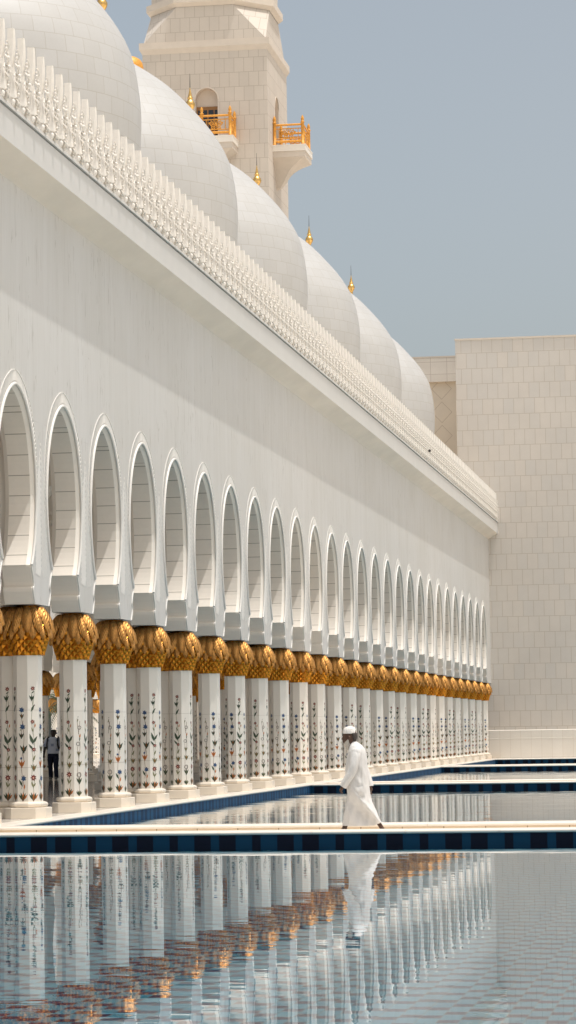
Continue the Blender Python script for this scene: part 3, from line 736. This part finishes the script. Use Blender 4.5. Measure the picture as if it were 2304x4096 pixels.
for u0,u1 in ((-.46,-.30),(-.24,.04),(.12,.40),(.46,.62)): w.box(u0,u1,-HW+.37,-HW+.381,ZB+.3,35.65,1)
pm(w,'door',[M['wood'],M['glass']])
w=MB(); w.box(HW-.449,HW-.38,-.87,.37,ZB,35.84,0,'l')
for u0,u1 in ((-.78,-.30),(-.20,.28)): w.box(HW-.381,HW-.37,u0,u1,ZB+.3,35.65,1)
pm(w,'door',[M['wood'],M['glass']])

# ------------------------------------------------------------------ far arcade across the court, gilded cap behind the domes
fa=thing('far_arcade','distant white arcade with gold capitals glimpsed between the front columns','arcade building',(-42.4,176,0))
w=MB(); arch_wall(w,lambda u,d,z:(-.0-d+TH/2,u,z),[-5.53,-1.84,1.84,5.53,9.2],B,11.5); w.box(-.28,.28,-7.4,11,11.5,11.8); w.build('wall',[M['facade'],M['jamb'],M['marble']],fa)
for i in range(6): column(-42.4,176+(-7.37+B*i),i%3,0,fa,-42.4,176)
cu=thing('roof_turret','small gilded cap showing behind the second dome, just left of the minaret','turret',(-25.35,120,0))
w=MB(); w.lathe([(1.0,12.3),(1.0,29.2),(.62,29.45),(.62,30.3)],0,0,24); w.build('shaft',M['marble'],cu)
w=MB(); w.lathe([(.60,30.302),(.60,30.45),(.56,30.62),(.45,30.78),(.28,30.88),(.05,30.92)],0,0,24); w.build('cap',M['rail'],cu)

# small camera on the parapet
sc_cam=thing('security_camera','small white security camera sticking out from the roof parapet','camera',(-12.09,114.6,12.78))
w=MB(); w.tube([(-.05,.05,-.03),(.10,-.2,-.02)],.055,10); w.build('body',M['marble'],sc_cam)
w=MB(); w.tube([(.101,-.202,-.02),(.125,-.24,-.018)],[.058,.05],10); w.build('lens',M['darkmetal_shade'],sc_cam)
w=MB(); w.box(-.09,-.04,.02,.09,-.40,.0); w.build('bracket',M['marble'],sc_cam)

# ------------------------------------------------------------------ palm tree seen through the columns
pt=thing('palm_tree','dark green palm tree glimpsed between columns behind the walking visitor','tree',(-36.2,152,0))
w=MB(); w.tube([(0,0,0),(.05,0,1),(.0,.05,2.2),(.05,0,3.2)],[.28,.2,.18,.2],10); w.build('trunk',plain('palm_trunk',(.13,.09,.06),.9,0,.3,9,.4),pt)
w=MB(); rnd=random.Random(5)
for q in range(46):
    a=rnd.uniform(0,2*PI); e=rnd.uniform(-.5,1.25); L=rnd.uniform(1.5,2.3); P=[]
    for i in range(9):
        t=i/8; r=L*t*math.cos(e*(1-.2*t)); z=3.2+L*t*math.sin(e)-.9*t*t*L*.6; P.append(Vector((r*math.cos(a),r*math.sin(a),z)))
    w.tube(P,[.02*(1-.8*i/8)+.004 for i in range(9)],4)
    for i in range(1,9):
        for s_ in (-1,1):
            for f in (0,.5):
                p=P[i-1].lerp(P[i],f+.25); t=(P[i]-P[i-1]).normalized(); n=t.cross(Vector((0,0,1))).normalized()*s_
                tip=p+n*.34*(1-.5*i/9)+t*.2-Vector((0,0,.12)); ww=t*.028
                w.face([p-ww,p+ww,tip])
w.build('crown',plain('palm_leaf',(.06,.085,.035),.6,0,.4,4),pt)

# ------------------------------------------------------------------ people
def skin_body(chains,rads,extra=None,voxel=.007,name='body',mat=None,parent=None,wide_x=False):
    """chains: dict name->(parent,pos,r). grows one continuous surface over the skeleton"""
    mb=MB()
    for n,(par_,pos,r) in chains.items():
        rx,ry=(r,r) if not isinstance(r,tuple) else r
        def ring(c,d,rx,ry,k=14):
            return None
        mb.ball(pos,min(rx,ry),0,14,9)
        if par_:
            p0=Vector(chains[par_][1]); p1=Vector(pos); r0=chains[par_][2]; r0=r0 if isinstance(r0,tuple) else (r0,r0)
            d=(p1-p0); L=d.length
            if L<1e-5: continue
            d/=L; side=Vector((0,1,0))-d*d.y
            side=side.normalized() if side.length>.2 else d.orthogonal().normalized(); up=d.cross(side)
            if wide_x: side,up=up,side
            rows=[]
            for q in range(5):
                t=q/4; c=p0+(p1-p0)*t; w0=min(r0)+(min(rx,ry)-min(r0))*t; w1=max(r0)+(max(rx,ry)-max(r0))*t
                if len(par_)<4 or n[0] in 'fgh' or n[0]=='t' or n[:2]=='pa': pass
                lim=min(rx,ry)*1.6 if (par_ in('chest','pelvis') and n not in('waist','neck0','neck','chest')) else 9
                w0,w1=min(w0,lim),min(w1,lim)
                rows.append([tuple(c+up*(w0*math.cos(2*PI*k/16))+side*(w1*math.sin(2*PI*k/16))) for k in range(16)])
            mb.grid(rows,0,True,True); mb.face(rows[0][::-1]); mb.face(rows[-1])
    verts=list(mb.v); faces=list(mb.f)
    if extra:
        b0=len(verts); verts+=extra.v; faces+=[tuple(i+b0 for i in f) for f in extra.f]
    me2=bpy.data.meshes.new(name); me2.from_pydata(verts,[],faces)
    o2=bpy.data.objects.new(name,me2); C.objects.link(o2)
    rm=o2.modifiers.new('Remesh','REMESH'); rm.mode='VOXEL'; rm.voxel_size=voxel; rm.use_smooth_shade=True
    dg=bpy.context.evaluated_depsgraph_get(); dg.update(); em=bpy.data.meshes.new_from_object(o2.evaluated_get(dg)); bpy.data.objects.remove(o2)
    for p in em.polygons: p.use_smooth=True
    em.materials.append(mat); em.name=name
    r=bpy.data.objects.new(name,em); C.objects.link(r); r.parent=parent; return r
def loft(mb,rings,n=40,m=0,smooth=True,cap=True,fn=None,exp=2.3):
    rows=[]
    for j,(z,x0,x1,b_) in enumerate(rings):
        cx=(x0+x1)/2; a=(x1-x0)/2; row=[]
        for k in range(n):
            t=2*PI*k/n; c_,s_=math.cos(t),math.sin(t)
            x=cx+a*math.copysign(abs(c_)**(2/exp),c_); y=b_*math.copysign(abs(s_)**(2/exp),s_)
            p=Vector((x,y,z)); 
            if fn: p=fn(p,j,len(rings))
            row.append(tuple(p))
        rows.append(row)
    mb.grid(rows,m,smooth,True,flip=(rings[0][0]>rings[-1][0]))
    if cap: mb.face(rows[0] if rings[0][0]>rings[-1][0] else rows[0][::-1],m,smooth); mb.face(rows[-1][::-1] if rings[0][0]>rings[-1][0] else rows[-1],m,smooth)
SKIN=plain('brown_skin',(.085,.04,.022),.5,0,.1,20)
def cloth(name,col,sc_=9,bs=.35,var=.02):
    m,nt,b=new_mat(name); tc=N(nt,'ShaderNodeTexCoord'); n=noise(nt,tc.outputs['Object'],sc_,4,.5,(1,1,.45))
    n2=noise(nt,tc.outputs['Object'],sc_*7,3)
    c=mixcol(nt,[x*(1-var) for x in col],col,n.outputs[0]); nt.links.new(c,b.inputs['Base Color']); setv(b,Roughness=.8); b.inputs['Specular IOR Level'].default_value=.2
    bump(nt,b,n.outputs[0],bs,.03); return m
ROBE=cloth('white_cotton',(.68,.665,.65),13,.75); 
def zx(x,y): return ((x-700)/1222.,(2323-y)/1222.)
man=thing('person','bearded man in a long white robe and white cap walking left along the pool walkway','person',(-5.94,45.2,-.12))
def J(x,y,d): a=zx(x,y); return (a[0],d,a[1])
ch={'pelvis':(None,J(655,1290,0),(.11,.13)),'waist':('pelvis',J(640,1100,0),(.10,.13)),'chest':('waist',J(640,860,0),(.11,.15)),'neck0':('chest',J(620,640,0),(.075,.08)),'neck':('neck0',J(585,560,0),.055),'headb':('neck',J(540,490,0),.06)}
for s_,nm in ((-1,'n'),(1,'f')):
    ch['sh'+nm]=('chest',J(650,725,.135*s_),.05)
    if s_<0: arm=[(610,1090,-.235,.045),(430,1345,-.22,.034),(395,1395,-.215,.027)]
    else: arm=[(740,1080,.235,.045),(850,1380,.21,.034),(868,1425,.20,.027)]
    pr='sh'+nm
    for i,(x,y,d_,r) in enumerate(arm): ch['a%s%d'%(nm,i)]=(pr,J(x,y,d_),r); pr='a%s%d'%(nm,i)
    hx,hy=(372,1440) if s_<0 else (880,1470)
    dd=arm[-1][2]
    ch['palm'+nm]=(pr,J(hx,hy,dd),(.026,.036))
    for q in range(4):
        off=(-.03+.02*q); ln=(38,46,43,32)[q]
        ch['f%s%d'%(nm,q)]=('palm'+nm,J(hx-8+q*2,hy+26,dd+off),.0095)
        ch['g%s%d'%(nm,q)]=('f%s%d'%(nm,q),J(hx-14+q*3,hy+26+ln,dd+off*.95),.009)
        ch['h%s%d'%(nm,q)]=('g%s%d'%(nm,q),J(hx+4+q*3,hy+26+ln+18,dd+off*.9),.008)
    ch['t%s0'%nm]=('palm'+nm,J(hx-34,hy+10,dd-.02*s_),.011); ch['t%s1'%nm]=('t%s0'%nm,J(hx-40,hy+44,dd-.022*s_),.0095)
    # legs: near leg trails, far leg leads
    if s_<0: leg=[(690,1330,-.07,.085),(840,1760,-.02,.052),(1045,2110,.01,.034),(1125,2235,.0,.034),(1090,2300,.0,.034),(1030,2315,.0,.026)]
    else: leg=[(640,1330,.085,.085),(520,1750,.07,.055),(388,2150,.05,.040),(365,2235,.05,.040),(310,2270,.05,.036),(240,2282,.05,.026)]
    pr='pelvis'
    for i,(x,y,d_,r) in enumerate(leg): ch['l%s%d'%(nm,i)]=(pr,J(x,y,d_),r); pr='l%s%d'%(nm,i)
hd=MB()
def rg(y,x0,x1,b_): return (zx(0,y)[1],zx(x0,0)[0],zx(x1,0)[0],b_)
loft(hd,[rg(*r) for r in ((252,450,570,.045),(275,410,610,.066),(320,390,636,.077),(370,384,644,.081),(395,381,646,.081),(420,390,647,.081),(450,388,645,.08),(485,386,640,.079),(510,392,630,.076),(540,396,612,.070),(570,402,590,.060),(592,418,570,.045))],28,exp=2.1)
nz=[J(390,425,0),J(378,460,0),J(369,482,0),J(384,497,0)]; hd.tube(nz,[.010,.015,.018,.014],8)
hd.tube([J(388,522,-.02),J(384,527,0),J(388,522,.02)],[.008,.011,.008],8); hd.tube([J(392,541,-.018),J(388,544,0),J(392,541,.018)],[.008,.011,.008],8)
hd.tube([J(388,412,-.045),J(383,408,0),J(388,412,.045)],[.012,.012,.012],8)
for s_ in (-1,1): hd.tube([J(500,430,.080*s_),J(520,445,.090*s_),J(518,475,.090*s_),J(500,498,.080*s_)],[.012,.017,.015,.010],8)
skin_body(ch,None,hd,.0055,'body',SKIN,man)
# robe: traced side outline, given a body's depth, with the trailing leg pushing the cloth out on the near side
RB=[(536,560,652,.060),(560,542,680,.085),(590,526,722,.125),(630,508,765,.165),(680,492,800,.195),(740,474,820,.205),(820,454,834,.205),(900,438,842,.205),(1000,424,848,.20),(1100,418,855,.195),(1200,415,862,.195),(1300,418,868,.20),(1400,430,876,.205),(1480,444,886,.205),(1550,449,893,.205),(1620,444,903,.20),(1700,427,927,.20),(1780,410,964,.195),(1860,393,998,.19),(1940,376,1028,.18),(2020,360,1062,.17),(2080,349,1092,.165),(2130,340,1114,.16),(2158,335,1122,.158)]
def robe_fn(p,j,n):
    x,y,z=p; xz,yz=x*1222+700,2323-z*1222
    if yz>1380:
        t=min(1,(yz-1380)/300.)
        # signed distance to the line hip -> trailing ankle
        ax,ay,bx,by=600,1560,1070,2130; L=math.hypot(bx-ax,by-ay); d=((xz-ax)*(by-ay)-(yz-ay)*(bx-ax))/L
        if y<0:
            y+=t*(-.06*math.exp(-((d-45)/55.)**2)+.12*math.exp(-((d+130)/110.)**2)*min(1,(yz-1500)/400. if yz>1500 else 0))
        else: y+=t*(.04*math.exp(-((d+240)/120.)**2))
        y+=t*(.011*math.sin(xz*.035+yz*.012)+.009*math.sin(d*.075)*(1 if d>0 else .3))
    elif yz>700:
        y+=(-1 if y<0 else 1)*(.007*math.sin(xz*.03-yz*.02)+(.016*math.exp(-((xz-770-.02*(yz-900))/16.)**2)+.012*math.exp(-((xz-720+.03*(yz-900))/12.)**2) if yz>850 else 0))
    if yz>2100 and xz>950: z+=.045*min(1,(xz-950)/170.)*min(1,(yz-2090)/60.)
    return Vector((x,y,z))
rb=MB(); 
fin_r=[]
for (a,b_) in zip(RB,RB[1:]):
    for q in range(2): fin_r.append(tuple(a[i]+(b_[i]-a[i])*q/2 for i in range(4)))
fin_r.append(RB[-1])
loft(rb,[rg(*r) for r in fin_r],56,0,True,False,robe_fn)
def sleeve(pts,rad): rb.tube([J(*p) for p in pts],rad,16,0,True,False); rb.ball(J(*pts[1]),rad[1]*1.02,0,14,8)
sleeve([(665,690,-.10),(660,745,-.165),(640,860,-.205),(615,990,-.228),(585,1110,-.235),(520,1220,-.235),(455,1318,-.23),(400,1398,-.222)],[.075,.083,.080,.076,.073,.068,.062,.060])
sleeve([(660,690,.10),(670,745,.165),(690,860,.205),(720,990,.228),(755,1110,.235),(800,1220,.232),(840,1330,.22),(862,1415,.21)],[.075,.083,.080,.076,.073,.068,.060,.056])
rb.build('robe',ROBE,man,merge=True)
pk=MB(); rows=[]
for i in range(9):
    row=[]
    for k in range(9):
        u,v=k/8,i/8; xz=608+205*u+14*v; yz=1402+215*v+10*math.sin(u*5); dep=-.212-.030*math.sin(PI*u)**.6*math.sin(PI*min(1,v*.9+.12))-.008*math.sin(u*9+v*6)
        row.append(J(xz,yz,dep))
    rows.append(row)
pk.grid(rows,0,True); pk.build('pocket',ROBE,man)
cpm=MB(); CAPM=cloth('white_knit',(.84,.81,.77),60,.5,.05)
loft(cpm,[rg(*r) for r in ((379,378,638,.093),(340,379,637,.094),(305,386,632,.090),(275,402,618,.080),(252,430,595,.062),(241,465,560,.038),(238,495,530,.012))],32,0,True,True,exp=2.05); cpm.build('cap',CAPM,man)
bd=MB(); loft(bd,[rg(*r) for r in ((486,468,520,.081),(510,440,535,.083),(540,408,540,.080),(575,404,545,.072),(610,414,540,.060),(650,428,522,.042),(680,440,500,.026),(697,455,482,.008))],24,0,True,True,exp=2.0); bd.build('beard',cloth('white_beard',(.66,.60,.53),40,.8,.3),man)
hr=MB(); loft(hr,[rg(*r) for r in ((372,500,652,.085),(420,540,654,.086),(470,560,652,.084),(510,575,644,.074),(530,590,634,.055))],24,0,True,True,exp=2.0); hr.build('hair',cloth('grey_hair',(.10,.085,.075),60,.8,.5),man)

# second visitor, walking towards the camera under the arcade
p2=thing('person','man in a pale patterned t-shirt and dark trousers with a backpack, walking under the arcade','person',(-23.36,96.6,0))
b2={'pelvis':(None,(0,0,.93),(.15,.11)),'waist':('pelvis',(0,0,1.08),(.15,.12)),'chest':('waist',(0,.02,1.28),(.16,.11)),'neck':('chest',(0,.01,1.45),.06),'head0':('neck',(.01,-.02,1.53),.07),'head1':('head0',(.01,-.02,1.60),.085),'head2':('head1',(.01,0,1.67),.06)}
for s_,nm in ((-1,'l'),(1,'r')):
    b2['s'+nm]=('chest',(.20*s_,.02,1.38),.06); b2['e'+nm]=('s'+nm,(.30*s_,.02,1.10),.045); b2['w'+nm]=('e'+nm,(.31*s_,-.08,.86),.032); b2['p'+nm]=('w'+nm,(.31*s_,-.11,.79),(.03,.04))
    for q in range(4):
        b2['f%s%d'%(nm,q)]=('p'+nm,(.305*s_,-.145+.02*q,.74),.0095); b2['g%s%d'%(nm,q)]=('f%s%d'%(nm,q),(.295*s_,-.14+.02*q,.695+.008*abs(q-1)),.008)
    b2['t'+nm]=('p'+nm,(.285*s_,-.165,.76),.010)
    b2['h'+nm]=('pelvis',(.095*s_,0,.86),.09); b2['k'+nm]=('h'+nm,(.11*s_,-.10 if s_>0 else .02,.48),.06); b2['n'+nm]=('k'+nm,(.11*s_,-.02 if s_>0 else .1,.10),.04); b2['o'+nm]=('n'+nm,(.12*s_,-.16 if s_>0 else -.03,.045),.035)
h2=MB(); h2.ball((.01,-.012,1.60),.098,0,16,10,1.22); h2.tube([(.01,-.112,1.62),(.01,-.128,1.585)],[.012,.018],8)
for s_ in (-1,1): h2.ball((.01+.098*s_,0,1.59),.022,0,8,6,1.4)
skin_body(b2,None,h2,.0075,'body',plain('dark_skin',(.035,.02,.014),.5),p2,True)
def shirt_mat():
    m,nt,b=new_mat('printed_tshirt'); uv=N(nt,'ShaderNodeTexCoord'); mp=N(nt,'ShaderNodeMapping'); mp.inputs['Scale'].default_value=(6,.01,6); mp.inputs['Location'].default_value=(.3,0,.1); nt.links.new(uv.outputs['Object'],mp.inputs[0])
    sp=N(nt,'ShaderNodeSeparateXYZ'); nt.links.new(mp.outputs[0],sp.inputs[0])
    a=math_(nt,'MULTIPLY',math_(nt,'LESS_THAN',math_(nt,'FRACT',sp.outputs[0]),.62),math_(nt,'LESS_THAN',math_(nt,'FRACT',sp.outputs[2]),.55))
    idn=N(nt,'ShaderNodeCombineXYZ'); nt.links.new(math_(nt,'FLOOR',sp.outputs[0]),idn.inputs[0]); nt.links.new(math_(nt,'FLOOR',sp.outputs[2]),idn.inputs[1])
    wn=N(nt,'ShaderNodeTexWhiteNoise',noise_dimensions='2D'); nt.links.new(idn.outputs[0],wn.inputs['Vector'])
    f=math_(nt,'MULTIPLY',a,math_(nt,'GREATER_THAN',wn.outputs[0],.45))
    c=mixcol(nt,(.52,.56,.66),(.25,.30,.42),f); nt.links.new(c,b.inputs['Base Color']); setv(b,Roughness=.85); return m
sh=MB(); loft(sh,[(1.47,-.09,.09,.075),(1.44,-.15,.15,.10),(1.38,-.215,.215,.125),(1.28,-.21,.21,.135),(1.15,-.20,.20,.14),(1.0,-.20,.20,.14),(.90,-.205,.205,.14)],36,0,True,False)
for s_ in (-1,1): sh.tube([(.17*s_,.02,1.40),(.225*s_,.02,1.34),(.27*s_,.02,1.22),(.29*s_,.02,1.14)],[.075,.078,.074,.075],14,0,True,False)
sh.build('t_shirt',shirt_mat(),p2)
DEN=cloth('dark_denim',(.014,.018,.04),12,.3,.3)
tr_=MB(); loft(tr_,[(.98,-.175,.175,.125),(.90,-.19,.19,.135),(.80,-.195,.195,.13),(.74,-.19,.19,.11)],30,0,True,True)
for s_,ky,ny in ((-1,.02,.10),(1,-.10,-.02)): tr_.tube([(.095*s_,0,.84),(.105*s_,ky*.5,.66),(.11*s_,ky,.48),(.112*s_,(ky+ny)/2,.28),(.112*s_,ny,.07)],[.105,.10,.085,.078,.075],16)
tr_.build('trousers',DEN,p2)
BK=plain('black_fabric',(.015,.015,.018),.8); bp=MB(); loft(bp,[(1.43,-.15,.15,.09),(1.38,-.17,.17,.10),(1.1,-.18,.18,.11),(.98,-.16,.16,.09)],20,0,True,True,lambda p,j,n:p+Vector((0,.235,0)))
for s_ in (-1,1): bp.tube([(.165*s_,.13,1.44),(.17*s_,.02,1.475),(.185*s_,-.11,1.40),(.19*s_,-.135,1.2),(.205*s_,-.05,1.05)],.024,8)
bp.build('backpack',BK,p2)
so=MB()
for s_,ny in ((-1,.08),(1,-.05)): loft(so,[(.0,.065*s_-.0 if 0 else .112*s_-.05,.112*s_+.05,.13),(.05,.112*s_-.05,.112*s_+.05,.13),(.09,.112*s_-.042,.112*s_+.042,.08)],16,0,True,True,lambda p,j,n,ny=ny:p+Vector((0,ny-.05,.002)))
so.build('shoes',plain('grey_shoe',(.10,.10,.09),.7),p2)
h3=MB(); loft(h3,[(1.715,-.05,.07,.06),(1.70,-.08,.10,.09),(1.65,-.094,.114,.105),(1.61,-.094,.114,.10)],20,0,True,True,lambda p,j,n:p+Vector((0,.012,.008))); h3.build('hair',plain('black_hair',(.012,.011,.010),.7),p2)

# ------------------------------------------------------------------ camera, sun, sky
cam=bpy.data.cameras.new('camera'); co=bpy.data.objects.new('camera',cam); C.objects.link(co); sc.camera=co
cam.sensor_fit='VERTICAL'; cam.sensor_height=36; cam.sensor_width=36; cam.lens=100.496; cam.clip_start=.1; cam.clip_end=6000
yaw,pit,rol=math.radians(8.8456515),math.radians(4.41331916),math.radians(-.85213566)
co.matrix_world=Matrix.Translation((0,0,1.5))@Matrix.Rotation(yaw,4,'Z')@Matrix.Rotation(PI/2+pit,4,'X')@Matrix.Rotation(rol,4,'Z')
SV=Vector((.209,-.065,1)).normalized()
sl=bpy.data.lights.new('sun','SUN'); sl.energy=3.25; sl.angle=math.radians(.53); sl.color=(1,.98,.945)
so_=bpy.data.objects.new('sun',sl); C.objects.link(so_); so_.rotation_euler=SV.to_track_quat('Z','Y').to_euler()
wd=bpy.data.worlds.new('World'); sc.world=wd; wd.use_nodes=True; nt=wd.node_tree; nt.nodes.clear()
ow=N(nt,'ShaderNodeOutputWorld'); bg=N(nt,'ShaderNodeBackground'); sk=N(nt,'ShaderNodeTexSky'); sk.sky_type='NISHITA'; sk.sun_disc=False
sk.sun_elevation=math.asin(SV.z); sk.sun_rotation=math.atan2(SV.x,SV.y); sk.air_density=1.0; sk.dust_density=3.5; sk.ozone_density=1.0
hs=N(nt,'ShaderNodeHueSaturation'); hs.inputs['Saturation'].default_value=.50
nt.links.new(sk.outputs[0],hs.inputs['Color'])
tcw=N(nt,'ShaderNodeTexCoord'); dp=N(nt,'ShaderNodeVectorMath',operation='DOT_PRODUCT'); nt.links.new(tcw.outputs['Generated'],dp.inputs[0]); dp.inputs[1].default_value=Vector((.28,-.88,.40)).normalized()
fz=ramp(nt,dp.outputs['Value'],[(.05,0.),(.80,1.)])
base=mixcol(nt,hs.outputs[0],(.985,1.0,.965),1,'MULTIPLY'); warm=mixcol(nt,base,(1.62,1.48,1.33),1,'MULTIPLY')  # warm bright sky zone added behind the camera as fill for camera-facing stone
spx=N(nt,'ShaderNodeSeparateXYZ'); nt.links.new(tcw.outputs['Generated'],spx.inputs[0])
gx=ramp(nt,math_(nt,'ADD',spx.outputs[0],.5),[(.22,(.955,.98,.995)),(.49,(1.015,1.0,.99))])
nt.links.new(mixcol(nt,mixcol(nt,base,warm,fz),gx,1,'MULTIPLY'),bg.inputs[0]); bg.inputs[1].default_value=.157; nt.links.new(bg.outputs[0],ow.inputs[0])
sc.view_settings.view_transform='Standard'; sc.view_settings.look='None'; sc.view_settings.exposure=-.20; sc.view_settings.gamma=1
sc.render.engine='CYCLES'; sc.cycles.max_bounces=10; sc.cycles.diffuse_bounces=5; sc.cycles.glossy_bounces=5; sc.cycles.transparent_max_bounces=12; sc.cycles.caustics_reflective=False; sc.cycles.caustics_refractive=False
